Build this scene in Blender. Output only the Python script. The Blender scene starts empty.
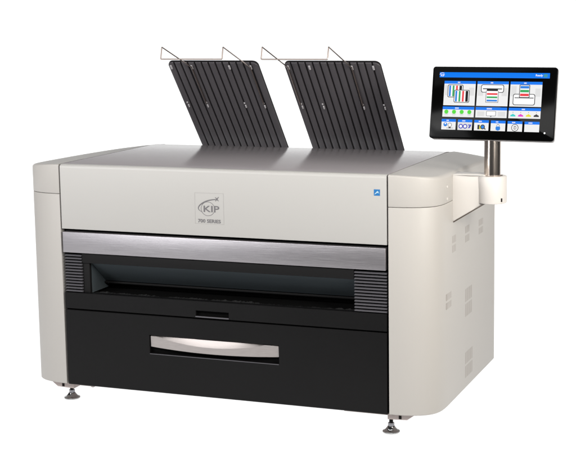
import bpy, bmesh, math, random
from math import sin, cos, pi, radians
from mathutils import Vector, Matrix

random.seed(4)
scene = bpy.context.scene
col = scene.collection
ZO = 0.785            # height of the cabinet's top face above the floor

# ------------------------------------------------------------------ camera
cam = bpy.data.cameras.new('camera')
cam_o = bpy.data.objects.new('camera', cam)
col.objects.link(cam_o)
scene.camera = cam_o
YAW, PIT, ROL = radians(-20.5646), radians(8.2005), radians(-0.6997)
_f = Vector((sin(YAW) * cos(PIT), cos(YAW) * cos(PIT), -sin(PIT)))
_r = Vector((cos(YAW), -sin(YAW), 0))
_u = _r.cross(_f)
_r2 = cos(ROL) * _r + sin(ROL) * _u
_u2 = -sin(ROL) * _r + cos(ROL) * _u
cam_o.matrix_world = Matrix(((_r2.x, _u2.x, -_f.x, 1.7576), (_r2.y, _u2.y, -_f.y, -3.748),
                             (_r2.z, _u2.z, -_f.z, 0.4811 + ZO), (0, 0, 0, 1)))
cam.sensor_fit = 'HORIZONTAL'
cam.sensor_width = 36
cam.lens = 1360.774 / 576 * 36
cam.shift_x = (288 - 323.706) / 576
cam.shift_y = -(234.5 - 204.708) / 576
cam.clip_start = 0.05
cam.clip_end = 100

# ------------------------------------------------------------------ world and lamps (a photo studio)
w = bpy.data.worlds.new('World')
scene.world = w
w.use_nodes = True
bg = w.node_tree.nodes['Background']
bg.inputs[0].default_value = (0.95, 0.97, 1.0, 1)
bg.inputs[1].default_value = 0.04


def area(name, loc, target, sx, sy, power, color=(1, 1, 1)):
    l = bpy.data.lights.new(name, 'AREA')
    l.shape = 'RECTANGLE'
    l.size, l.size_y = sx, sy
    l.energy = power
    l.color = color
    o = bpy.data.objects.new(name, l)
    col.objects.link(o)
    o.location = loc
    d = Vector(target) - Vector(loc)
    o.rotation_euler = d.to_track_quat('-Z', 'Y').to_euler()
    return o


area('front_strip', (0.1, -1.6, 1.50), (0.1, 0.0, 0.85), 2.0, 0.3, 28, (1.0, 0.99, 0.98))
area('left_softbox', (-1.3, -1.5, 1.50), (-0.3, 0.0, 0.85), 0.6, 0.4, 20, (1.0, 0.985, 0.98))
area('overhead_strip', (0.1, -0.65, 1.75), (0.1, 0.0, 0.70), 2.4, 0.35, 6)
area('fill_softbox', (-2.15, -3.2, 1.15), (-0.1, 0.0, 0.80), 1.3, 1.7, 40, (0.97, 0.98, 1.0))
area('right_softbox', (1.65, -0.75, 1.15), (0.70, 0.20, 0.75), 0.35, 0.5, 25, (1.0, 0.965, 0.90))
area('side_softbox', (2.9, -0.4, 1.4), (0.75, 0.20, 0.85), 0.5, 0.9, 22, (1.0, 0.945, 0.86))
area('high_side_lamp', (1.75, 0.0, 1.75), (0.70, 0.20, 0.65), 0.7, 0.5, 5, (1.0, 0.96, 0.92))
# lamps added under and behind the sweep to whiten it and wash out shadows
t = area('added_floor_lamp', (-1.44, 1.01, -0.16), (-1.44, 1.01, 0), 8.0, 4.8, 165)
t.rotation_euler = (pi, 0, radians(20.5))
area('added_backdrop_lamp', (-2.0, 3.6, 1.0), (-2.0, 2.6, 1.0), 10.5, 3.6, 167)

scene.view_settings.view_transform = 'Standard'
scene.view_settings.look = 'None'
scene.view_settings.exposure = 0
scene.view_settings.gamma = 1


# ------------------------------------------------------------------ materials
def mat(name, color, rough=0.5, metal=0.0, spec=0.5, bump=None, var=None, coat=0.0, aniso=None, emit=None):
    m = bpy.data.materials.new(name)
    m.use_nodes = True
    nt = m.node_tree
    b = nt.nodes['Principled BSDF']
    b.inputs['Base Color'].default_value = (*color, 1)
    b.inputs['Roughness'].default_value = rough
    b.inputs['Metallic'].default_value = metal
    b.inputs['Specular IOR Level'].default_value = spec
    if coat:
        b.inputs['Coat Weight'].default_value = coat
        b.inputs['Coat Roughness'].default_value = 0.08
    if emit:
        b.inputs['Emission Color'].default_value = (*emit, 1)
        b.inputs['Emission Strength'].default_value = 1.0
    if bump or var:
        tc = nt.nodes.new('ShaderNodeTexCoord')
        mp = nt.nodes.new('ShaderNodeMapping')
        nt.links.new(tc.outputs['Object'], mp.inputs[0])
    if bump:
        sc, strength, stretch = bump
        n = nt.nodes.new('ShaderNodeTexNoise')
        n.inputs['Scale'].default_value = sc
        n.inputs['Detail'].default_value = 3
        mp.inputs['Scale'].default_value = stretch
        nt.links.new(mp.outputs[0], n.inputs[0])
        bp = nt.nodes.new('ShaderNodeBump')
        bp.inputs['Strength'].default_value = strength
        bp.inputs['Distance'].default_value = 0.001
        nt.links.new(n.outputs[0], bp.inputs['Height'])
        nt.links.new(bp.outputs[0], b.inputs['Normal'])
    if var:
        sc, amt, stretch = var
        mp2 = nt.nodes.new('ShaderNodeMapping')
        nt.links.new(tc.outputs['Object'], mp2.inputs[0])
        mp2.inputs['Scale'].default_value = stretch
        n2 = nt.nodes.new('ShaderNodeTexNoise')
        n2.inputs['Scale'].default_value = sc
        n2.inputs['Detail'].default_value = 4
        nt.links.new(mp2.outputs[0], n2.inputs[0])
        mr = nt.nodes.new('ShaderNodeMapRange')
        mr.inputs['From Min'].default_value = 0.25
        mr.inputs['From Max'].default_value = 0.75
        mr.inputs['To Min'].default_value = 1 - amt
        mr.inputs['To Max'].default_value = 1 + amt
        nt.links.new(n2.outputs[0], mr.inputs[0])
        mx = nt.nodes.new('ShaderNodeVectorMath')
        mx.operation = 'SCALE'
        mx.inputs[0].default_value = color
        nt.links.new(mr.outputs[0], mx.inputs['Scale'])
        nt.links.new(mx.outputs[0], b.inputs['Base Color'])
        mr2 = nt.nodes.new('ShaderNodeMapRange')
        mr2.inputs['To Min'].default_value = max(0.02, rough - 0.06)
        mr2.inputs['To Max'].default_value = rough + 0.06
        nt.links.new(n2.outputs[0], mr2.inputs[0])
        nt.links.new(mr2.outputs[0], b.inputs['Roughness'])
    return m


def emissive(name, color):
    return mat(name, (0, 0, 0), rough=0.1, spec=0.02, emit=color)


def lin(r, g, b):
    f = lambda c: (c / 255 / 12.92) if c / 255 <= 0.04045 else ((c / 255 + 0.055) / 1.055) ** 2.4
    return (f(r), f(g), f(b))


M = {}
M['cream'] = mat('cream_plastic', (0.338, 0.322, 0.303), 0.44, spec=0.3, bump=(900, 0.06, (1, 1, 1)), var=(3, 0.012, (1, 1, 1)))
M['panel'] = mat('front_panel_paint', (0.345, 0.336, 0.322), 0.42, spec=0.3, bump=(900, 0.05, (1, 1, 1)), var=(2, 0.01, (1, 1, 1)))
M['top'] = mat('grey_top_plastic', (0.235, 0.219, 0.225), 0.14, spec=0.18, bump=(700, 0.08, (1, 1, 1)), var=(4, 0.03, (1, 1, 1)))
M['black'] = mat('black_satin_steel', (0.0042, 0.0040, 0.0042), 0.42, spec=0.13, bump=(1200, 0.08, (1, 1, 1)), var=(5, 0.06, (1, 1, 1)))
M['fascia'] = mat('black_fascia_plastic', (0.007, 0.0068, 0.007), 0.55, spec=0.10, bump=(1200, 0.08, (1, 1, 1)))
M['gap'] = mat('dark_gap', (0.004, 0.004, 0.004), 0.9, spec=0.02)
M['guide'] = mat('blue_grey_guide_plate', (0.050, 0.060, 0.066), 0.40, spec=0.3, var=(3, 0.08, (1, 4, 4)))
M['louvre'] = mat('charcoal_louvre_plastic', (0.062, 0.060, 0.067), 0.45, spec=0.3)
M['brushed'] = mat('brushed_steel', (0.345, 0.330, 0.345), 0.42, metal=1.0, bump=(60, 0.20, (0.35, 18, 18)), var=(40, 0.14, (0.25, 18, 18)))
M['handle'] = mat('satin_metal_handle', (0.335, 0.308, 0.298), 0.48, metal=0.8, bump=(60, 0.12, (0.5, 16, 16)), var=(40, 0.09, (0.4, 16, 16)))
M['chrome'] = mat('dark_chrome', (0.34, 0.34, 0.34), 0.07, metal=1.0)
M['nut'] = mat('zinc_steel', (0.22, 0.22, 0.235), 0.22, metal=1.0)
M['thread'] = mat('blackened_steel', (0.05, 0.05, 0.05), 0.3, metal=0.8)
M['post'] = mat('brushed_nickel_post', (0.72, 0.64, 0.58), 0.17, metal=1.0, bump=(60, 0.06, (12, 12, 1)))
M['wire'] = mat('steel_wire', (0.34, 0.28, 0.25), 0.30, metal=1.0)
M['tray'] = mat('dark_tray_plastic', (0.056, 0.052, 0.057), 0.45, spec=0.35, var=(6, 0.06, (1, 1, 1)), bump=(900, 0.08, (1, 1, 1)))
M['groove'] = mat('black_tray_groove', (0.010, 0.009, 0.010), 0.6, spec=0.2)
M['clip'] = mat('grey_clip_plastic', (0.30, 0.29, 0.30), 0.4)
M['plate'] = mat('beige_base_steel', (0.34, 0.29, 0.275), 0.5, spec=0.3)
M['arm'] = mat('cream_arm_plastic', (0.46, 0.437, 0.415), 0.42, spec=0.35, bump=(900, 0.05, (1, 1, 1)))
M['vent'] = mat('recessed_vent_plastic', (0.262, 0.242, 0.224), 0.6, spec=0.2)
M['arm_shade_strip'] = mat('dark_brown_arm_shade', (0.075, 0.060, 0.050), 0.7, spec=0.2)  # dark colour standing in for shade below the screen arm
M['glass'] = mat('black_screen_glass', (0.001, 0.001, 0.001), 0.10, spec=0.04)
M['bezel'] = mat('grey_screen_shell', (0.20, 0.19, 0.19), 0.4, spec=0.4)
M['mark'] = mat('grey_printed_mark', (0.115, 0.11, 0.115), 0.5, spec=0.2)
M['mark_faint'] = mat('pale_grey_printed_line', (0.30, 0.29, 0.28), 0.5, spec=0.2)
M['star_blue'] = mat('blue_label', (0.012, 0.115, 0.30), 0.4, spec=0.3)
M['star_white'] = mat('white_label_mark', (0.32, 0.44, 0.50), 0.4, spec=0.3)
M['dark_hole'] = mat('dark_hole', (0.01, 0.008, 0.008), 0.8, spec=0.1)

# translucent white sheet of the sweep, lit through by the added lamps
ms = bpy.data.materials.new('white_translucent_sheet')
ms.use_nodes = True
nt = ms.node_tree
for n in list(nt.nodes):
    nt.nodes.remove(n)
out = nt.nodes.new('ShaderNodeOutputMaterial')
dif = nt.nodes.new('ShaderNodeBsdfDiffuse')
dif.inputs[0].default_value = (0.9, 0.9, 0.9, 1)
trn = nt.nodes.new('ShaderNodeBsdfTranslucent')
trn.inputs[0].default_value = (0.95, 0.95, 0.95, 1)
mix = nt.nodes.new('ShaderNodeMixShader')
mix.inputs[0].default_value = 0.75
nt.links.new(dif.outputs[0], mix.inputs[1])
nt.links.new(trn.outputs[0], mix.inputs[2])
nt.links.new(mix.outputs[0], out.inputs[0])


# ------------------------------------------------------------------ mesh helpers
class MB:
    """Collects shapes (in design coordinates, z = 0 at the cabinet's top) and links them as one object."""

    def __init__(self):
        self.bm = bmesh.new()

    def add(self, verts, faces, mi=0, mtx=None):
        vs = [self.bm.verts.new(mtx @ Vector(v) if mtx else Vector(v)) for v in verts]
        fs = []
        for f in faces:
            try:
                fc = self.bm.faces.new([vs[i] for i in f])
                fc.material_index = mi
                fs.append(fc)
            except ValueError:
                pass
        return vs, fs

    def merge(self, tb, mi=0, mtx=None):
        tb.verts.index_update()
        self.add([v.co.copy() for v in tb.verts], [[v.index for v in f.verts] for f in tb.faces], mi, mtx)
        tb.free()

    def box(self, x0, x1, y0, y1, z0, z1, bev=0.0, mi=0, mtx=None, seg=3):
        tb = bmesh.new()
        bmesh.ops.create_cube(tb, size=1)
        for v in tb.verts:
            v.co = Vector((x0 + (v.co.x + .5) * (x1 - x0), y0 + (v.co.y + .5) * (y1 - y0), z0 + (v.co.z + .5) * (z1 - z0)))
        if bev:
            bmesh.ops.bevel(tb, geom=list(tb.edges), offset=bev, segments=seg, profile=0.5, affect='EDGES')
        self.merge(tb, mi, mtx)

    def prism(self, poly, fn, t0, t1, mi=0, mtx=None, bev=0.0):
        """poly: 2-D points; fn(a, b, t) -> 3-D point; solid between t0 and t1"""
        n = len(poly)
        vs = [fn(a, b, t0) for a, b in poly] + [fn(a, b, t1) for a, b in poly]
        fs = [list(range(n)), list(range(2 * n - 1, n - 1, -1))]
        fs += [[(i + 1) % n, i, n + i, n + (i + 1) % n] for i in range(n)]
        if bev:
            tb = bmesh.new()
            tv = [tb.verts.new(v) for v in vs]
            for f in fs:
                tb.faces.new([tv[i] for i in f])
            bmesh.ops.recalc_face_normals(tb, faces=tb.faces)
            bmesh.ops.bevel(tb, geom=[e for e in tb.edges if e.calc_face_angle(0) > 0.6], offset=bev, segments=3, profile=0.5, affect='EDGES')
            self.merge(tb, mi, mtx)
        else:
            self.add(vs, fs, mi, mtx)

    def loft(self, rings, mi=0, caps=True, closed=True):
        n = len(rings[0])
        vs, fs = [], []
        for r in rings:
            vs += r
        for k in range(len(rings) - 1):
            for i in range(n if closed else n - 1):
                j = (i + 1) % n
                fs.append([k * n + i, k * n + j, (k + 1) * n + j, (k + 1) * n + i])
        if caps:
            fs.append(list(range(n))[::-1])
            fs.append([(len(rings) - 1) * n + i for i in range(n)])
        self.add(vs, fs, mi)

    def lathe(self, prof, c, seg=32, mi=0, caps=True):
        rings = [[(c[0] + r * cos(2 * pi * i / seg), c[1] + r * sin(2 * pi * i / seg), c[2] + z) for i in range(seg)] for r, z in prof]
        self.loft(rings, mi, caps)

    def tube(self, pts, r, seg=10, mi=0):
        pts = [Vector(p) for p in pts]
        rings = []
        up = Vector((0.31, 0.42, 0.85)).normalized()
        for i, p in enumerate(pts):
            a = pts[max(i - 1, 0)]
            b = pts[min(i + 1, len(pts) - 1)]
            t = (b - a).normalized()
            u = (up - t * up.dot(t))
            if u.length < 1e-4:
                u = t.orthogonal()
            u.normalize()
            up = u
            v = t.cross(u)
            rings.append([tuple(p + r * (cos(2 * pi * k / seg) * u + sin(2 * pi * k / seg) * v)) for k in range(seg)])
        self.loft(rings, mi)

    def build(self, name, mats, parent=None, smooth=35, origin=None):
        bm = self.bm
        bmesh.ops.recalc_face_normals(bm, faces=bm.faces)
        bm.normal_update()
        lim = radians(smooth)
        for f in bm.faces:
            f.smooth = True
        for e in bm.edges:
            if len(e.link_faces) == 2:
                e.smooth = e.calc_face_angle(0) < lim
        off = Vector((0, 0, ZO))
        for v in bm.verts:
            v.co += off
        me = bpy.data.meshes.new(name)
        bm.to_mesh(me)
        bm.free()
        for m in (mats if isinstance(mats, (list, tuple)) else [mats]):
            me.materials.append(m)
        o = bpy.data.objects.new(name, me)
        col.objects.link(o)
        if parent is not None:
            o.parent = parent
            if parent.type == 'EMPTY':
                o.location = -parent.location
        return o


def fillet_path(pts, r, n=6):
    """round the inner corners of a polyline"""
    pts = [Vector(p) for p in pts]
    res = [pts[0]]
    for a, b, c in zip(pts, pts[1:], pts[2:]):
        d1, d2 = (a - b).normalized(), (c - b).normalized()
        p, q = b + d1 * r, b + d2 * r
        for k in range(n + 1):
            t = k / n
            res.append((1 - t) ** 2 * p + 2 * t * (1 - t) * b + t * t * q)
    res.append(pts[-1])
    return res


# ------------------------------------------------------------------ the setting: a white sweep
sw = MB()
prof = [(-1.3, -ZO), (-0.7, -ZO), (2.0, -ZO)]
for k in range(1, 13):
    a = k / 12 * pi / 2
    prof.append((2.0 + 0.8 * sin(a), -ZO + 0.8 * (1 - cos(a))))
prof += [(2.8, 1.0), (2.8, 2.4)]
X0, X1 = -7.5, 4.0
sw.loft([[(X0, y, z) for y, z in prof], [(X1, y, z) for y, z in prof]], caps=False, closed=False)
floor = sw.build('floor', ms, smooth=60)
floor['kind'] = 'structure'

# ------------------------------------------------------------------ the printer
root = bpy.data.objects.new('wide_format_printer', None)
col.objects.link(root)
root.location = (0, 0.36, 0)
root['label'] = 'cream and black wide-format printer with two dark ribbed trays and a touchscreen'
root['category'] = 'printer'

SX = 0.551     # seam between front and end covers
ZB = -0.722    # lower edge of the covers


# --- inner body: fills the gaps behind the covers
b = MB()
b.box(-0.556, 0.556, 0.16, 0.700, -0.722, -0.020)
b.box(-0.640, -0.5525, 0.060, 0.690, -0.715, -0.03)
b.box(0.5525, 0.640, 0.060, 0.690, -0.715, -0.03)
b.box(-0.5525, 0.5525, 0.022, 0.1599, -0.300, -0.0125)
b.box(-0.5525, 0.5525, 0.022, 0.1599, -0.7215, -0.432)
b.box(-0.5525, -0.483, 0.022, 0.1599, -0.4319, -0.3001)
b.box(0.4455, 0.5525, 0.022, 0.1599, -0.4319, -0.3001)
b.build('inner_chassis', M['gap'], root)


# --- end covers
def outline():
    """outer plan curve of the right end cover from the front seam round to the rear seam"""
    pts = [(SX + 0.0015, 0.0), (0.575, 0.0005), (0.598, 0.003), (0.622, 0.0085), (0.644, 0.017), (0.662, 0.029),
           (0.675, 0.042), (0.6835, 0.056), (0.689, 0.072), (0.6925, 0.090), (0.6945, 0.112), (0.6955, 0.14)]
    pts += [(0.6955, 0.20 + 0.0585 * k) for k in range(10)]
    for k in range(0, 9):
        a = k / 8 * pi / 2
        pts.append((0.6815 + 0.014 * cos(a), 0.735 + 0.014 * sin(a)))
    pts += [(0.66, 0.749), (0.63, 0.749), (0.60, 0.749), (0.575, 0.749)]
    pts.append((SX + 0.0015, 0.749))
    return pts


OUT = outline()


def normals(pts):
    res = []
    for i in range(len(pts)):
        a = Vector(pts[max(i - 1, 0)])
        c = Vector(pts[min(i + 1, len(pts) - 1)])
        t = (c - a).normalized()
        res.append(Vector((t.y, -t.x)))
    return res


NRM = normals(OUT)


def ring(z_of, off_of, s):
    r = []
    for (x, y), n in zip(OUT, NRM):
        d = off_of(n)
        px, py = x - n.x * d, y - n.y * d
        px = max(px, SX + 0.0015)
        r.append((s * px, py, z_of(n)))
    return r


def end_cover(s):
    g = MB()
    r_e = 0.003
    rings = []
    for t in (90, 60, 30, 0):
        a = radians(t)
        rings.append(ring(lambda n: ZB + r_e * (1 - sin(a)), lambda n: r_e * (1 - cos(a)), s))
    zt = -0.0964
    for t in (0, 30, 60, 90):
        a = radians(t)
        rings.append(ring(lambda n: zt - 0.002 * (1 - sin(a)), lambda n: 0.002 * (1 - cos(a)), s))
    g.loft(rings)
    return g.build('end_cover', M['cream'], root, smooth=40)


def corner_cap(s):
    g = MB()
    zb = -0.0950
    rings = []
    for t in (90, 45, 0):
        a = radians(t)
        rings.append(ring(lambda n: zb + 0.002 * (1 - sin(a)), lambda n: 0.002 * (1 - cos(a)), s))
    rx = lambda n: 0.0055 + 0.0075 * max(0, n.x) ** 2
    rz = lambda n: 0.0055 + 0.0055 * max(0, n.x) ** 2
    for k in range(0, 9):
        a = k / 8 * pi / 2
        rings.append(ring(lambda n: -rz(n) * (1 - sin(a)), lambda n: rx(n) * (1 - cos(a)), s))
    base_ring = rings[-1]
    # the lid falls away gently towards its outer and rear edges
    def fall(x, y):
        u = max(0.0, (abs(x) - SX) / 0.144)
        return 0.0095 * u ** 1.5 + 0.0125 * u * max(0.0, y / 0.74) ** 2 + 0.0078 * max(0.0, (y - 0.60) / 0.149) ** 2

    for k in range(3, len(rings)):
        rings[k] = [(x, y, z - fall(x, y)) for x, y, z in rings[k]]
    for f in (0.75, 0.5, 0.25, 0.0):
        mid = [(s * (SX + 0.0015 + (abs(x) - SX - 0.0015) * f), y) for x, y, z in base_ring]
        rings.append([(x, y, -fall(x, y)) for x, y in mid])
    g.loft(rings, caps=False)
    n_ = len(rings[0])
    g.add([rings[0][i] for i in range(n_)], [list(range(n_))])
    return g.build('top_cap', M['cream'], root, smooth=40)


right_cover = end_cover(1)
right_cap = corner_cap(1)
left_cover = end_cover(-1)
left_cap = corner_cap(-1)

# screw plugs on the right cap
for z in (-0.0468, -0.0827):
    g = MB()
    g.prism([(0.0045 * cos(k * pi / 8), 0.0045 * sin(k * pi / 8)) for k in range(16)],
            lambda a, c, t: (t, 0.1275 + a, z + c), 0.690, 0.6972, bev=0.0006)
    g.build('screw_plug', M['arm'], right_cap)

# vents in the right cover: pairs of louvred patches
def vent(y0, y1, z1, z0, n):
    g = MB()
    zm = (z0 + z1) / 2
    for a0, a1 in ((z0, zm - 0.0035), (zm + 0.0035, z1)):
        for i in range(n):
            g.box(0.6900, 0.6957, y0 + (y1 - y0) * (i + 0.33) / n, y0 + (y1 - y0) * (i + 0.67) / n, a0, a1)
    return g.build('vent', M['vent'], right_cover)


vent(0.183, 0.229, -0.205, -0.256, 5)
vent(0.338, 0.394, -0.199, -0.250, 6)
vent(0.512, 0.572, -0.204, -0.252, 6)
vent(0.115, 0.178, -0.371, -0.418, 6)
vent(0.340, 0.4285, -0.400, -0.489, 9)
vent(0.342, 0.438, -0.605, -0.688, 9)

# --- top panel and front panel
g = MB()
g.prism([(0.0195, -0.010), (0.0195, -0.0006), (0.0205, 0.0), (0.66, 0.0), (0.68, -0.0015), (0.692, -0.005), (0.699, -0.012), (0.699, -0.0195)],
        lambda y, z, x: (x, y, z), -0.5495, 0.5495)
g.build('top_panel', M['top'], root)

g = MB()
pr = [(0.020, -0.2085), (0.002, -0.2085), (0.0005, -0.2080), (0.0, -0.2068), (0.0, -0.0115)]
for k in range(1, 9):
    a = k / 8 * pi / 2
    pr.append((0.0115 * (1 - cos(a)), -0.0115 + 0.0115 * sin(a)))
pr += [(0.019, 0.0), (0.0195, -0.0008), (0.0195, -0.012)]
g.prism(pr, lambda y, z, x: (x, y, z), -0.5475, 0.5475, bev=0)
front = g.build('front_panel', M['panel'], root)


def text_mesh(mb, s, cx, cz, width, height, y, mi=0, bold=0.0, depth=0.0004, plane=None):
    c = bpy.data.curves.new('text', 'FONT')
    c.body = s
    c.offset = bold
    c.resolution_u = 4
    o = bpy.data.objects.new('text', c)
    col.objects.link(o)
    dg = bpy.context.evaluated_depsgraph_get()
    me = bpy.data.meshes.new_from_object(o.evaluated_get(dg))
    bpy.data.objects.remove(o)
    xs = [v.co.x for v in me.vertices]
    ys = [v.co.y for v in me.vertices]
    sx, sy = width / (max(xs) - min(xs)), height / (max(ys) - min(ys))
    mx_, my_ = (max(xs) + min(xs)) / 2, (max(ys) + min(ys)) / 2
    vs = []
    for v in me.vertices:
        a, c_ = (v.co.x - mx_) * sx + cx, (v.co.y - my_) * sy + cz
        vs.append(plane(a, c_, y) if plane else (a, y, c_))
    mb.add(vs, [list(p.vertices) for p in me.polygons], mi)
    bpy.data.meshes.remove(me)


def stroke(mb, pts, widths, y, mi=0, plane=None):
    """flat ribbon of varying width in the x-z plane"""
    pts = [Vector(p) for p in pts]
    L, R_ = [], []
    for i, p in enumerate(pts):
        t = (pts[min(i + 1, len(pts) - 1)] - pts[max(i - 1, 0)]).normalized()
        n = Vector((-t.y, t.x))
        wd = widths[i] if isinstance(widths, list) else widths
        L.append(p + n * wd / 2)
        R_.append(p - n * wd / 2)
    P = plane or (lambda a, c, y: (a, y, c))
    k = len(pts)
    mb.add([P(q.x, q.y, y) for q in L + R_], [[i, i + 1, k + i + 1, k + i] for i in range(k - 1)], mi)


# emblem: ring with an orbiting comet, three letters, the series below, in a faint square
g = MB()
fx0, fx1, fz0, fz1 = -0.0722, 0.0246, -0.1705, -0.0748
for a, c in (((fx0, fz0), (fx1, fz0)), ((fx1, fz0), (fx1, fz1)), ((fx1, fz1), (fx0, fz1)), ((fx0, fz1), (fx0, fz0))):
    stroke(g, [a, c], 0.0012, -0.0003, 1)
stroke(g, [(-0.0286 + 0.0228 * cos(2 * pi * k / 48), -0.1235 + 0.0215 * sin(2 * pi * k / 48)) for k in range(49)], 0.0013, -0.0004, 0)
text_mesh(g, 'KIP', -0.0165, -0.1236, 0.0530, 0.0196, -0.0007, 0, bold=0.012)
arc = [(-0.0500, -0.1335), (-0.0570, -0.1290), (-0.0605, -0.1245), (-0.0600, -0.1190), (-0.0545, -0.1120), (-0.0460, -0.1060), (-0.0360, -0.1010), (-0.0240, -0.0970), (-0.0110, -0.0945), (-0.0010, -0.0935)]
sm = []
for i in range(len(arc) - 1):
    p0, p1, p2, p3 = [Vector(arc[max(0, min(len(arc) - 1, i + d))]) for d in (-1, 0, 1, 2)]
    for k in range(5):
        t = k / 5
        sm.append(0.5 * ((2 * p1) + (-p0 + p2) * t + (2 * p0 - 5 * p1 + 4 * p2 - p3) * t * t + (-p0 + 3 * p1 - 3 * p2 + p3) * t ** 3))
sm.append(Vector(arc[-1]))
nn = len(sm)
stroke(g, sm, [0.0008 + 0.0030 * sin(pi * min(1, (i + 1) / nn * 0.80)) for i in range(nn)], -0.0005, 0)
stroke(g, [(-0.0030, -0.0865), (0.0025, -0.0925), (0.0085, -0.0985)], [0.0012, 0.0032, 0.0012], -0.0006, 0)
stroke(g, [(0.0090, -0.0855), (0.0025, -0.0920), (-0.0025, -0.0990)], [0.0012, 0.0032, 0.0012], -0.0008, 0)
text_mesh(g, '700 SERIES', -0.0244, -0.1616, 0.0770, 0.0112, -0.0005, 0, bold=0.028)
g.build('emblem', [M['mark'], M['mark_faint']], front)

# small blue efficiency label
g = MB()
g.box(0.5090, 0.5275, -0.0006, 0.001, -0.0625, -0.0440)
stroke(g, [(0.5110 + 0.0009 * k, -0.0590 + 0.0060 * sin(k / 16 * pi * 0.8)) for k in range(17)], [0.0006 + 0.0024 * sin(pi * k / 16) for k in range(17)], -0.0009, 1)
sp = []
for k in range(10):
    rr = 0.0042 if k % 2 == 0 else 0.0018
    sp.append((0.5205 + rr * sin(k * pi / 5), -0.0515 + rr * cos(k * pi / 5)))
g.add([(0.5205, -0.0011, -0.0515)] + [(a, -0.0011, c) for a, c in sp], [[0, 1 + k, 1 + (k + 1) % 10] for k in range(10)], 1)
g.build('efficiency_label', [M['star_blue'], M['star_white']], front)

# --- brushed metal band
g = MB()
g.box(-0.5445, 0.5445, -0.004, 0.0215, -0.2845, -0.2175, bev=0.0014)
g.build('trim_band', M['brushed'], root)

# --- louvre panels
def louvre(x0, x1):
    g = MB()
    g.box(x0, x1, 0.012, 0.0218, -0.4165, -0.2900, mi=1)
    n = 13
    pitch = (0.4160 - 0.2905) / n
    for i in range(n):
        zc = -0.2905 - pitch * (i + 0.5)
        h = pitch * 0.29
        prf = [(0.0125, zc - h), (0.005, zc - h * 0.9), (0.002, zc - h * 0.4), (0.002, zc + h * 0.4), (0.005, zc + h * 0.9), (0.0125, zc + h)]
        g.prism(prf, lambda y, z, x: (x, y, z), x0 + 0.0008, x1 - 0.0008, mi=0)
    return g.build('louvre_panel', [M['louvre'], M['gap']], root)


louvre(-0.5435, -0.4815)
louvre(0.4440, 0.5465)

# --- paper exit: fascia, guide plate, well
g = MB()
g.box(-0.4805, 0.4430, 0.0035, 0.0215, -0.3175, -0.2870, bev=0.0012)
g.box(-0.4805, -0.4575, 0.0095, 0.0215, -0.4160, -0.3180, bev=0.001)
g.build('exit_fascia', M['fascia'], root)

g = MB()
# sloping ceiling plate and the left cheek
g.prism([(0.0216, -0.3185), (0.0216, -0.3165), (0.112, -0.3885), (0.108, -0.3925)], lambda y, z, x: (x, y, z), -0.4565, 0.4440)
g.build('guide_plate', M['guide'], root)
g = MB()
g.prism([(0.0216, -0.4165), (0.0216, -0.3200), (0.109, -0.3930), (0.125, -0.3930), (0.125, -0.4165)], lambda y, z, x: (x, y, z), -0.4820, -0.4568)
g.build('guide_cheek', M['guide'], root)
g = MB()
g.box(-0.4565, 0.4435, 0.100, 0.106, -0.4000, -0.3935, bev=0.001)
g.build('exit_lip', M['fascia'], root)

# well floor with a glossy ragged strip along its front
g = MB()
g.box(-0.4820, 0.4440, 0.0050, 0.1590, -0.4310, -0.4230)
g.build('exit_well', M['gap'], root)
g = MB()
# a continuous ragged strip with an uneven glossy crest
n_ = 260
rows = [[], [], [], []]
lvl = 0.0
for i in range(n_ + 1):
    x = -0.452 + 0.888 * i / n_
    lvl = 0.72 * lvl + random.uniform(-0.0012, 0.0012)
    h = 0.0072 + 0.0014 * sin(x * 9.0 + 0.6) * sin(x * 23.0) + 1.1 * lvl + random.uniform(-0.0004, 0.0004)
    yy = 0.036 + 1.2 * lvl + random.uniform(-0.0008, 0.0008)
    rows[0].append((x, yy - 0.010, -0.4229))
    rows[1].append((x, yy - 0.004, -0.4229 + h))
    rows[2].append((x, yy + 0.003, -0.4229 + h * 0.8))
    rows[3].append((x, yy + 0.012, -0.4229))
g.loft(rows, caps=False, closed=False)
mt = mat('glossy_black_film', (0.005, 0.005, 0.0052), 0.40, spec=0.08)
g.build('brush_strip', mt, root)

# --- rail in front of the exit, with its finger slot
def framed(mb, x0, x1, z0, z1, hx0, hx1, hz0, hz1, y0, y1, depth, bev=0.0012):
    """a slab with a rectangular pocket; the pocket floor is a second material"""
    ox = [(x0, z0), (x1, z0), (x1, z1), (x0, z1)]
    ob = [(x0 + bev, z0 + bev), (x1 - bev, z0 + bev), (x1 - bev, z1 - bev), (x0 + bev, z1 - bev)]
    ib = [(hx0 - bev, hz0 - bev), (hx1 + bev, hz0 - bev), (hx1 + bev, hz1 + bev), (hx0 - bev, hz1 + bev)]
    ix = [(hx0, hz0), (hx1, hz0), (hx1, hz1), (hx0, hz1)]
    vs = [(a, y1, c) for a, c in ox] + [(a, y0 + bev, c) for a, c in ox] + [(a, y0, c) for a, c in ob] \
        + [(a, y0, c) for a, c in ib] + [(a, y0 + bev, c) for a, c in ix] + [(a, y0 + depth, c) for a, c in ix]
    fs = []
    for k in range(5):
        for i in range(4):
            j = (i + 1) % 4
            fs.append([4 * k + i, 4 * k + j, 4 * k + 4 + j, 4 * k + 4 + i])
    _, faces = mb.add(vs, fs, 0)
    mb.add([vs[20 + i] for i in range(4)], [[0, 1, 2, 3]], 1)


g = MB()
framed(g, -0.5460, 0.5460, -0.4690, -0.4160, -0.0795, 0.0325, -0.4630, -0.4465, 0.0, 0.0218, 0.014)
rail = g.build('front_rail', [M['black'], M['gap']], root)
g = MB()
g.box(-0.0805, 0.0335, -0.0022, 0.006, -0.4672, -0.4632, bev=0.0012)
g.build('slot_lip', M['louvre'], rail)

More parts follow.
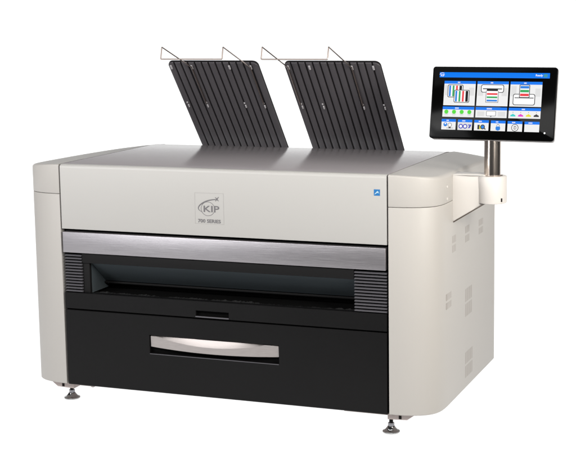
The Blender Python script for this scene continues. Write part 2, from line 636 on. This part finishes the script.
# --- drawer with its recessed handle
g = MB()
framed(g, -0.5460, 0.5460, -0.7225, -0.4735, -0.2445, 0.1985, -0.5955, -0.5370, 0.0, 0.0218, 0.016, bev=0.0014)
drawer = g.build('drawer', [M['black'], M['gap']], root)
g = MB()
rings = []
N = 48
hx0, hx1 = -0.2415, 0.1965
for i in range(N + 1):
    t = i / N
    x = hx0 + (hx1 - hx0) * t
    u = (t - 0.5) * 2
    cz = max(0.0, 1 - ((t - 0.475) / 0.42) ** 2)          # depth of the scooped facet
    bow = 0.011 * (1 - u * u)
    ztop = -0.5395
    zc = ztop - 0.0005 - 0.0205 * cz
    zb = -0.5755 - 0.0065 * (1 - u * u)
    yf = 0.0045 - bow
    yt = min(0.0055, yf + 0.0092) + 0.0004
    rings.append([(x, 0.0150, ztop), (x, yt, ztop), (x, yf + 0.0004, zc), (x, yf - 0.0006, zc - 0.0011), (x, yf + 0.0006, zb + 0.001), (x, yf + 0.002, zb), (x, 0.0150, zb + 0.004)])
g.loft(rings)
handle = g.build('handle', M['handle'], drawer, smooth=30)
g = MB()
g.box(-0.2445, 0.1985, -0.0010, 0.004, -0.5985, -0.5963, bev=0.0008)
g.build('recess_lip', M['louvre'], drawer)

# --- base plates below the covers
g = MB()
g.box(-0.556, 0.556, 0.200, 0.690, -0.7285, -0.7226, bev=0.0008)
g.box(-0.556, -0.458, 0.012, 0.1995, -0.7275, -0.7228, bev=0.0008)
g.box(0.405, 0.556, 0.012, 0.1995, -0.7275, -0.7228, bev=0.0008)
g.build('base_plate', M['plate'], root)
for s in (-1, 1):
    g = MB()
    pl = [(0.540, -0.7290), (0.540, -0.7435), (0.6010, -0.7410), (0.6250, -0.7232), (0.5566, -0.7232)]
    g.prism(pl, lambda a, z, y: (s * a, y, z), 0.022, 0.085, bev=0.0008)
    g.box(min(s * 0.5755, s * 0.5835), max(s * 0.5755, s * 0.5835), 0.0205, 0.024, -0.7390, -0.7290, mi=1)
    g.build('foot_bracket', [M['plate'], M['dark_hole']], root)
g = MB()
g.prism([(-0.474, -0.7276), (-0.458, -0.7276), (-0.462, -0.7305), (-0.468, -0.7305)], lambda a, z, y: (a, y, z), 0.014, 0.04)
g.build('latch_tab', M['plate'], root)


# --- levelling feet
def foot(x, y):
    g = MB()
    H = -ZO
    g.lathe([(0.0250, 0.0000), (0.0265, 0.0015), (0.0265, 0.0040), (0.0250, 0.0058), (0.0215, 0.0068), (0.0195, 0.0078), (0.0155, 0.0125), (0.0125, 0.0165), (0.0112, 0.0185)], (x, y, H), 40)
    pad = g.build('levelling_foot', M['chrome'], root)
    g = MB()
    hexa = [(0.0098 * cos(k * pi / 3 + 0.3), 0.0098 * sin(k * pi / 3 + 0.3)) for k in range(6)]
    g.prism(hexa, lambda a, c, t: (x + a, y + c, t), H + 0.0188, H + 0.0300, bev=0.0008)
    g.build('hex_nut', M['nut'], pad)
    g = MB()
    prof = [(0.0058, 0.0302)]
    z = 0.0302
    while z < 0.054:
        prof += [(0.0062, z + 0.0005), (0.0050, z + 0.0012)]
        z += 0.0016
    prof.append((0.0058, 0.0566))
    g.lathe(prof, (x, y, H), 20)
    g.build('stem', M['thread'], pad)


for x, y in ((0.5480, 0.032), (-0.5650, 0.050), (0.55, 0.655), (-0.55, 0.655)):
    foot(x, y)

# --- arm, post and touchscreen
HX, HY = 0.8085, 0.228
g = MB()
# gusset wing fixed to the side, running out to the hub
rings = []
for y, in_ in ((0.1930, 0.0025), (0.1936, 0.0008), (0.1955, 0.0), (0.2560, 0.0), (0.2600, 0.003)):
    yb = y + (0.018 if y < 0.2 else 0.0)
    rings.append([(0.6930, y, -0.0160 - in_), (0.6930, y, -0.1595 + in_), (0.6975, y, -0.1595 + in_), (0.7540, y, -0.1245 + in_),
                  (0.7900, yb, -0.1030 + in_), (0.7900, yb, -0.0175 - in_), (0.7540, y, -0.0160 - in_)])
g.loft(rings)
arm = g.build('screen_arm', M['arm'], root, smooth=50)
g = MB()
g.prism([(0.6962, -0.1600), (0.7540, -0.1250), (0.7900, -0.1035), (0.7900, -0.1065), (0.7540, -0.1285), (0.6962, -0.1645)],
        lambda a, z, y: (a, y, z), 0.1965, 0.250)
g.build('arm_shade_strip', M['arm_shade_strip'], arm)  # shadow line under the wing, built as a thin dark strip
g = MB()
rh = 0.0435
hz0, hz1 = -0.1035, -0.0205
g.lathe([(rh - 0.004, hz0), (rh - 0.0012, hz0 + 0.0012), (rh, hz0 + 0.004), (rh, hz1 - 0.004), (rh - 0.0012, hz1 - 0.0012), (rh - 0.004, hz1), (0.031, hz1), (0.0300, hz1 - 0.006)], (HX, HY, 0), 64)
hub = g.build('hub', M['arm'], arm, smooth=40)
g = MB()
a0 = radians(-38)
c_ = (HX + rh * cos(a0), HY + rh * sin(a0))
mtx = Matrix.Translation((c_[0], c_[1], -0.0905)) @ Matrix.Rotation(a0, 4, 'Z')
g.box(-0.006, 0.0008, -0.0028, 0.0028, -0.006, 0.005, bev=0.0008, mtx=mtx)
g.build('set_screw', M['dark_hole'], arm)
g = MB()
g.lathe([(0.0252, -0.0265), (0.0252, 0.150), (0.024, 0.1515)], (HX, HY, 0), 64)
g.build('post', M['post'], root)

# touchscreen local frame
MC = Vector((0.8102, 0.21, 0.1971))
MY, MT = -0.0788, 0.1806
MW, MH = 0.3846, 0.2169
mr_ = Vector((cos(MY), sin(MY), 0))
mf = Vector((sin(MY), -cos(MY), 0))
mu = cos(MT) * Vector((0, 0, 1)) - sin(MT) * mf
mn = cos(MT) * mf + sin(MT) * Vector((0, 0, 1))


def S(a, c, d):            # a right, c up, d in front of the glass
    return tuple(MC + mr_ * a + mu * c + mn * d)


def rrect(hw, hh, r, n=6):
    pts = []
    for cx, cy, a0 in ((hw - r, hh - r, 0), (-hw + r, hh - r, 90), (-hw + r, -hh + r, 180), (hw - r, -hh + r, 270)):
        for k in range(n + 1):
            a = radians(a0 + 90 * k / n)
            pts.append((cx + r * cos(a), cy + r * sin(a)))
    return pts


g = MB()
rings = [[S(a, c, d) for a, c in rrect(MW / 2 - i, MH / 2 - i, 0.008)] for d, i in ((-0.009, 0.0), (-0.0010, 0.0), (-0.0003, 0.0003), (0.0, 0.0012))]
g.loft(rings)
touch = g.build('touchscreen', M['glass'], root, smooth=30)
g = MB()
rings = []
for d, i, dz in ((-0.0092, 0.0006, 0), (-0.0100, -0.0004, -0.0008), (-0.020, 0.0006, -0.0035), (-0.028, 0.004, -0.0035), (-0.036, 0.016, 0), (-0.038, 0.03, 0)):
    rings.append([S(a, c + dz * (1 if c < 0 else 0), d) for a, c in rrect(MW / 2 - i, MH / 2 - i, 0.010)])
g.loft(rings)
g.build('rear_shell', M['bezel'], touch, smooth=30)
# mount between the shell and the post
g = MB()
g.box(HX - 0.034, HX + 0.034, 0.226, 0.272, 0.090, 0.160, bev=0.005)
g.build('mount', M['bezel'], touch)
g = MB()
lw = [((0.929 - 0.5) * MW + 0.0028 * cos(k * pi / 8), (0.5 - 0.890) * MH + 0.0028 * sin(k * pi / 8)) for k in range(16)]
g.add([S(a, c, 0.0004) for a, c in lw], [list(range(16))])
g.build('power_light', emissive('white_indicator', (1, 1, 1)), touch)

# what the screen shows: header bar, three big tiles, three middle tiles, six small tiles
cols = {'blue': lin(0, 122, 244), 'white': lin(240, 240, 240), 'grey': lin(208, 208, 210), 'ink': lin(60, 60, 62), 'black': lin(8, 8, 8),
        'red': lin(238, 62, 70), 'green': lin(58, 172, 98), 'lime': lin(92, 222, 70), 'sky': lin(40, 130, 225), 'cyan': lin(60, 210, 205),
        'magenta': lin(230, 70, 205), 'yellow': lin(232, 222, 60), 'mid': lin(130, 130, 135), 'violet': lin(70, 75, 190), 'pale': lin(224, 224, 224), 'snow': lin(255, 255, 255), 'teal': lin(70, 150, 165)}
keys = list(cols)
emats = [emissive('screen_' + k, v) for k, v in cols.items()]
g = MB()


def UV(u, v, d):
    return S((u - 0.5) * MW, (0.5 - v) * MH, d)


LV = [0.0003]


def quad(u0, v0, u1, v1, c, lv):
    d = 0.0002 + 0.0002 * lv
    g.add([UV(u0, v0, d), UV(u1, v0, d), UV(u1, v1, d), UV(u0, v1, d)], [[0, 1, 2, 3]], keys.index(c))


def poly(pts, c, lv):
    d = 0.0002 + 0.0002 * lv
    g.add([UV(u, v, d) for u, v in pts], [list(range(len(pts)))], keys.index(c))


def disc(u, v, r, c, lv, n=20):
    poly([(u + r * cos(2 * pi * k / n), v + r * MW / MH * sin(2 * pi * k / n)) for k in range(n)], c, lv)


def rr(u0, v0, u1, v1, c, lv, r=0.012):
    q = r * MW / MH
    pts = []
    for cx, cy, a0 in ((u1 - r, v1 - q, 0), (u0 + r, v1 - q, 90), (u0 + r, v0 + q, 180), (u1 - r, v0 + q, 270)):
        for k in range(5):
            a = radians(a0 + 22.5 * k)
            pts.append((cx + r * cos(a), cy + q * sin(a)))
    poly(pts, c, lv)


def outlined(u0, v0, u1, v1, fill, lv, r=0.012, wd=0.0055, edge='ink'):
    rr(u0, v0, u1, v1, edge, lv, r)
    rr(u0 + wd, v0 + wd * 1.6, u1 - wd, v1 - wd * 1.6, fill, lv + 1, max(0.002, r - wd * 0.6))


def word(u, v, n, lv, h=0.016):
    """a row of tiny illegible strokes, as the photo shows them"""
    x = u - n * 0.0045
    for k in range(n):
        quad(x, v - h / 2, x + 0.0034, v + h / 2, 'snow', lv)
        x += 0.009 * 0.62 if k % 2 else 0.009 * 0.55


def screen_text(s, u, v, wu, hv, c, lv):
    d = 0.0002 + 0.0002 * lv
    text_mesh(g, s, (u - 0.5) * MW, (0.5 - v) * MH, wu * MW, hv * MH, d, keys.index(c), bold=0.02, plane=lambda a, cc, y: S(a, cc, y))


quad(0.058, 0.079, 0.944, 0.151, 'blue', 1)
# small company mark at the left end of the bar
screen_text('KIP', 0.083, 0.122, 0.030, 0.030, 'snow', 2)
for k in range(8):
    a0, a1 = pi * (0.95 - 0.085 * k), pi * (0.95 - 0.085 * (k + 1))
    p = lambda a, rad: (0.081 + rad * 0.024 * cos(a), 0.118 - rad * 0.034 * sin(a))
    poly([p(a0, 1), p(a1, 1), p(a1, 0.82), p(a0, 0.82)], 'snow', 2)
screen_text('Ready', 0.862, 0.115, 0.056, 0.036, 'snow', 2)
rr(0.896, 0.094, 0.926, 0.136, 'teal', 2, 0.006)


def tile(u0, v0, u1, v1, hh, n):
    quad(u0, v0, u1, v1, 'white', 1)
    quad(u0, v0, u1, v0 + hh, 'blue', 2)
    word((u0 + u1) / 2, v0 + hh / 2, n, 3, h=hh * 0.42)


CU = ((0.102, 0.359), (0.373, 0.624), (0.639, 0.890))
for k, (a, c) in enumerate(CU):
    tile(a, 0.199, c, 0.539, 0.040, 4)
    tile(a - 0.002, 0.556, c - 0.001, 0.699, 0.040, (6, 8, 5)[k])
    for q in range(2):
        quad(a + 0.008 + q * (c - a - 0.06), 0.26 + 0.03 * q, a + 0.05 + q * (c - a - 0.06), 0.40, 'pale', 2)
for k in range(6):
    u0 = 0.0975 + 0.1342 * k
    tile(u0, 0.730 + 0.002 * k, u0 + 0.117, 0.877 + 0.0006 * k, 0.038, (4, 5, 5, 4, 5, 6)[k])
# copy icon: two sheets with coloured stripes
for (u0, v0) in ((0.132, 0.250), (0.186, 0.322)):
    outlined(u0, v0, u0 + 0.128, v0 + 0.178, 'snow', 3 if u0 < 0.15 else 6)
    L = 5 if u0 < 0.15 else 8
    for k, c in enumerate(('sky', 'green', 'red', 'black')):
        quad(u0 + 0.012 + 0.028 * k, v0 + 0.014, u0 + 0.027 + 0.028 * k + (0.006 if k == 3 else 0), v0 + 0.164, c, L)
# print icon: printer bar and sheet coming out
outlined(0.404, 0.243, 0.590, 0.355, 'snow', 3, r=0.016)
quad(0.420, 0.296, 0.574, 0.309, 'ink', 5)
quad(0.452, 0.309, 0.542, 0.340, 'black', 5)
quad(0.446, 0.330, 0.549, 0.492, 'mid', 6)
quad(0.451, 0.333, 0.544, 0.484, 'snow', 7)
for k, c in enumerate(('red', 'green', 'sky')):
    quad(0.455, 0.362 + 0.045 * k, 0.540, 0.386 + 0.045 * k, c, 8)
# scan icon: sheet going in
outlined(0.664, 0.365, 0.840, 0.520, 'snow', 3, r=0.016)
quad(0.678, 0.414, 0.828, 0.425, 'ink', 5)
outlined(0.712, 0.240, 0.796, 0.418, 'snow', 6, r=0.008)
for k, c in enumerate(('sky', 'green', 'red')):
    quad(0.720, 0.258 + 0.052 * k, 0.789, 0.292 + 0.052 * k, c, 8)
# middle tiles
for k in range(4):
    u = 0.132 + 0.063 * k
    quad(u - 0.015, 0.612, u + 0.015, 0.645, 'lime', 3)
    disc(u, 0.628, 0.0165, 'lime', 3)
    quad(u - 0.016, 0.655, u + 0.016, 0.664, 'grey', 3)
    quad(u - 0.013, 0.671, u + 0.013, 0.678, 'grey', 3)
outlined(0.458, 0.606, 0.536, 0.677, 'snow', 3, r=0.006, wd=0.004, edge='mid')
poly([(0.488, 0.676), (0.506, 0.676), (0.496, 0.692)], 'mid', 3)
quad(0.385, 0.615, 0.442, 0.680, 'pale', 2)
quad(0.552, 0.615, 0.610, 0.680, 'pale', 2)
for k, c in enumerate(('cyan', 'magenta', 'yellow', 'ink')):
    u = 0.672 + 0.0615 * k
    poly([(u - 0.021, 0.675), (u - 0.018, 0.653), (u - 0.008, 0.648), (u, 0.635), (u + 0.009, 0.648), (u + 0.019, 0.655), (u + 0.022, 0.675)], c, 3)
    quad(u - 0.003, 0.613, u + 0.003, 0.622, 'mid', 3)
# small tiles
disc(0.130, 0.805, 0.016, 'sky', 3)
quad(0.124, 0.785, 0.136, 0.803, 'snow', 4)
disc(0.167, 0.812, 0.017, 'mid', 3)
disc(0.167, 0.812, 0.0125, 'snow', 4)
quad(0.158, 0.842, 0.176, 0.860, 'ink', 5)
quad(0.140, 0.852, 0.195, 0.858, 'mid', 4)
quad(0.236, 0.772, 0.346, 0.872, 'pale', 2)
for u in (0.258, 0.293):
    disc(u, 0.826, 0.0185, 'violet', 3)
    disc(u, 0.826, 0.0110, 'snow', 4)
poly([(0.316, 0.800), (0.342, 0.800), (0.342, 0.812), (0.330, 0.850), (0.318, 0.850), (0.328, 0.812), (0.316, 0.812)], 'violet', 3)
quad(0.394, 0.800, 0.412, 0.862, 'ink', 3)
quad(0.410, 0.812, 0.424, 0.862, 'yellow', 4)
disc(0.436, 0.828, 0.019, 'ink', 5)
disc(0.436, 0.828, 0.012, 'sky', 6)
poly([(0.444, 0.838), (0.452, 0.834), (0.464, 0.862), (0.454, 0.866)], 'ink', 7)
disc(0.559, 0.840, 0.0185, 'sky', 3)
quad(0.541, 0.822, 0.577, 0.862, 'sky', 4)
disc(0.559, 0.806, 0.012, 'mid', 3)
disc(0.559, 0.808, 0.008, 'snow', 4)
quad(0.548, 0.816, 0.570, 0.822, 'sky', 5)
disc(0.694, 0.828, 0.0285, 'ink', 3, 24)
disc(0.694, 0.828, 0.0235, 'snow', 4, 24)
disc(0.694, 0.828, 0.0150, 'mid', 5, 16)
disc(0.694, 0.828, 0.0110, 'snow', 6, 16)
quad(0.692, 0.802, 0.697, 0.846, 'ink', 7)
g.build('display', emats, touch)

# --- paper trays leaning forward over the top
TH = radians(40)
TD, TZ = 0.7295, -0.0065


def T(x, s, n):
    return (x, TD - s * sin(TH) - n * cos(TH), TZ + s * cos(TH) - n * sin(TH))


def paper_tray(x0, x1, n_rib, wires, clips_top, clips_mid):
    st, s0, r = 0.4105, -0.060, 0.019
    g = MB()
    pts = [(x0, s0), (x1, s0)]
    for k in range(7):
        a = radians(15 * k)
        pts.append((x1 - r + r * cos(a), st - r + r * sin(a)))
    for k in range(7):
        a = radians(90 + 15 * k)
        pts.append((x0 + r + r * cos(a), st - r + r * sin(a)))
    g.prism(pts, lambda a, c, t: T(a, c, t), -0.006, 0.0, mi=1)

    def stop(x):
        d = max(0.0, x0 + r - x, x - (x1 - r))
        return st - r + math.sqrt(max(0.0, r * r - d * d)) - 0.0018
    pitch = (x1 - x0) / n_rib
    for i in range(n_rib):
        a, c = x0 + pitch * i + 0.0030, x0 + pitch * (i + 1) - 0.0030
        if i == 0:
            a = x0 + 0.0010
        if i == n_rib - 1:
            c = x1 - 0.0010
        xs = [a + (c - a) * k / 6 for k in range(7)]
        lo = [(x, s0 + 0.001) for x in xs]
        hi = [(x, stop(x)) for x in reversed(xs)]
        ring0 = [T(x, s, 0.0) for x, s in lo + hi]
        ring1 = [T(x, s, 0.0024) for x, s in lo + hi]
        crown = lambda x: 0.0034 + 0.0016 * (1 - ((x - (a + c) / 2) / ((c - a) / 2)) ** 2)
        ring2 = [T((a + c) / 2 + (x - (a + c) / 2) * 0.93, s - (0.0012 if s > 0 else 0), crown(x)) for x, s in lo + hi]
        g.loft([ring0, ring1, ring2], mi=0, caps=False)
        m_ = len(lo)
        top = ring2[:m_] + ring2[m_:][::-1]
        g.add(top, [[k, k + 1, m_ + k + 1, m_ + k] for k in range(m_ - 1)], 0)
    tray = g.build('paper_tray', [M['tray'], M['groove']], root, smooth=30)
    # one bent wire guide
    wa, wb = wires
    g = MB()
    A, Bq = (0.2555, 0.3630), (0.2450, 0.3245)

    def leg(x):
        return [T(x, 0.2200, 0.0085), T(x, 0.392, 0.0085), (x, A[0], A[1]), (x, Bq[0], Bq[1])]
    path = leg(wa) + list(reversed(leg(wb)))
    g.tube(fillet_path(path, 0.0035, 5), 0.0021, 10)
    g.build('wire_guide', M['wire'], tray)
    for xs_, s_, top in ((clips_top, 0.3895, True), (clips_mid, 0.2120, False)):
        for x in xs_:
            h = MB()
            if top:
                h.box(x - 0.0034, x + 0.0034, s_ - 0.0085, s_ + 0.009, 0.0040, 0.0085, bev=0.0014)
            else:
                h.box(x - 0.0028, x + 0.0028, s_ + 0.0065, s_ + 0.013, 0.0040, 0.0080, bev=0.0012)
                h.box(x - 0.0012, x + 0.0040, s_ - 0.012, s_ + 0.0015, 0.0040, 0.0085, bev=0.0012)
            for v in h.bm.verts:
                v.co = Vector(T(*v.co))
            h.build('wire_clip', M['clip'], tray)
    return tray


paper_tray(-0.3915, -0.0555, 13, (-0.302, -0.083), (-0.3800, -0.3025, -0.1610, -0.0825), (-0.3760, -0.3020, -0.1560, -0.0840))
paper_tray(0.0390, 0.3765, 13, (0.0535, 0.2783), (0.0535, 0.1297, 0.2783, 0.3523), (0.0555, 0.1335, 0.2783, 0.3525))
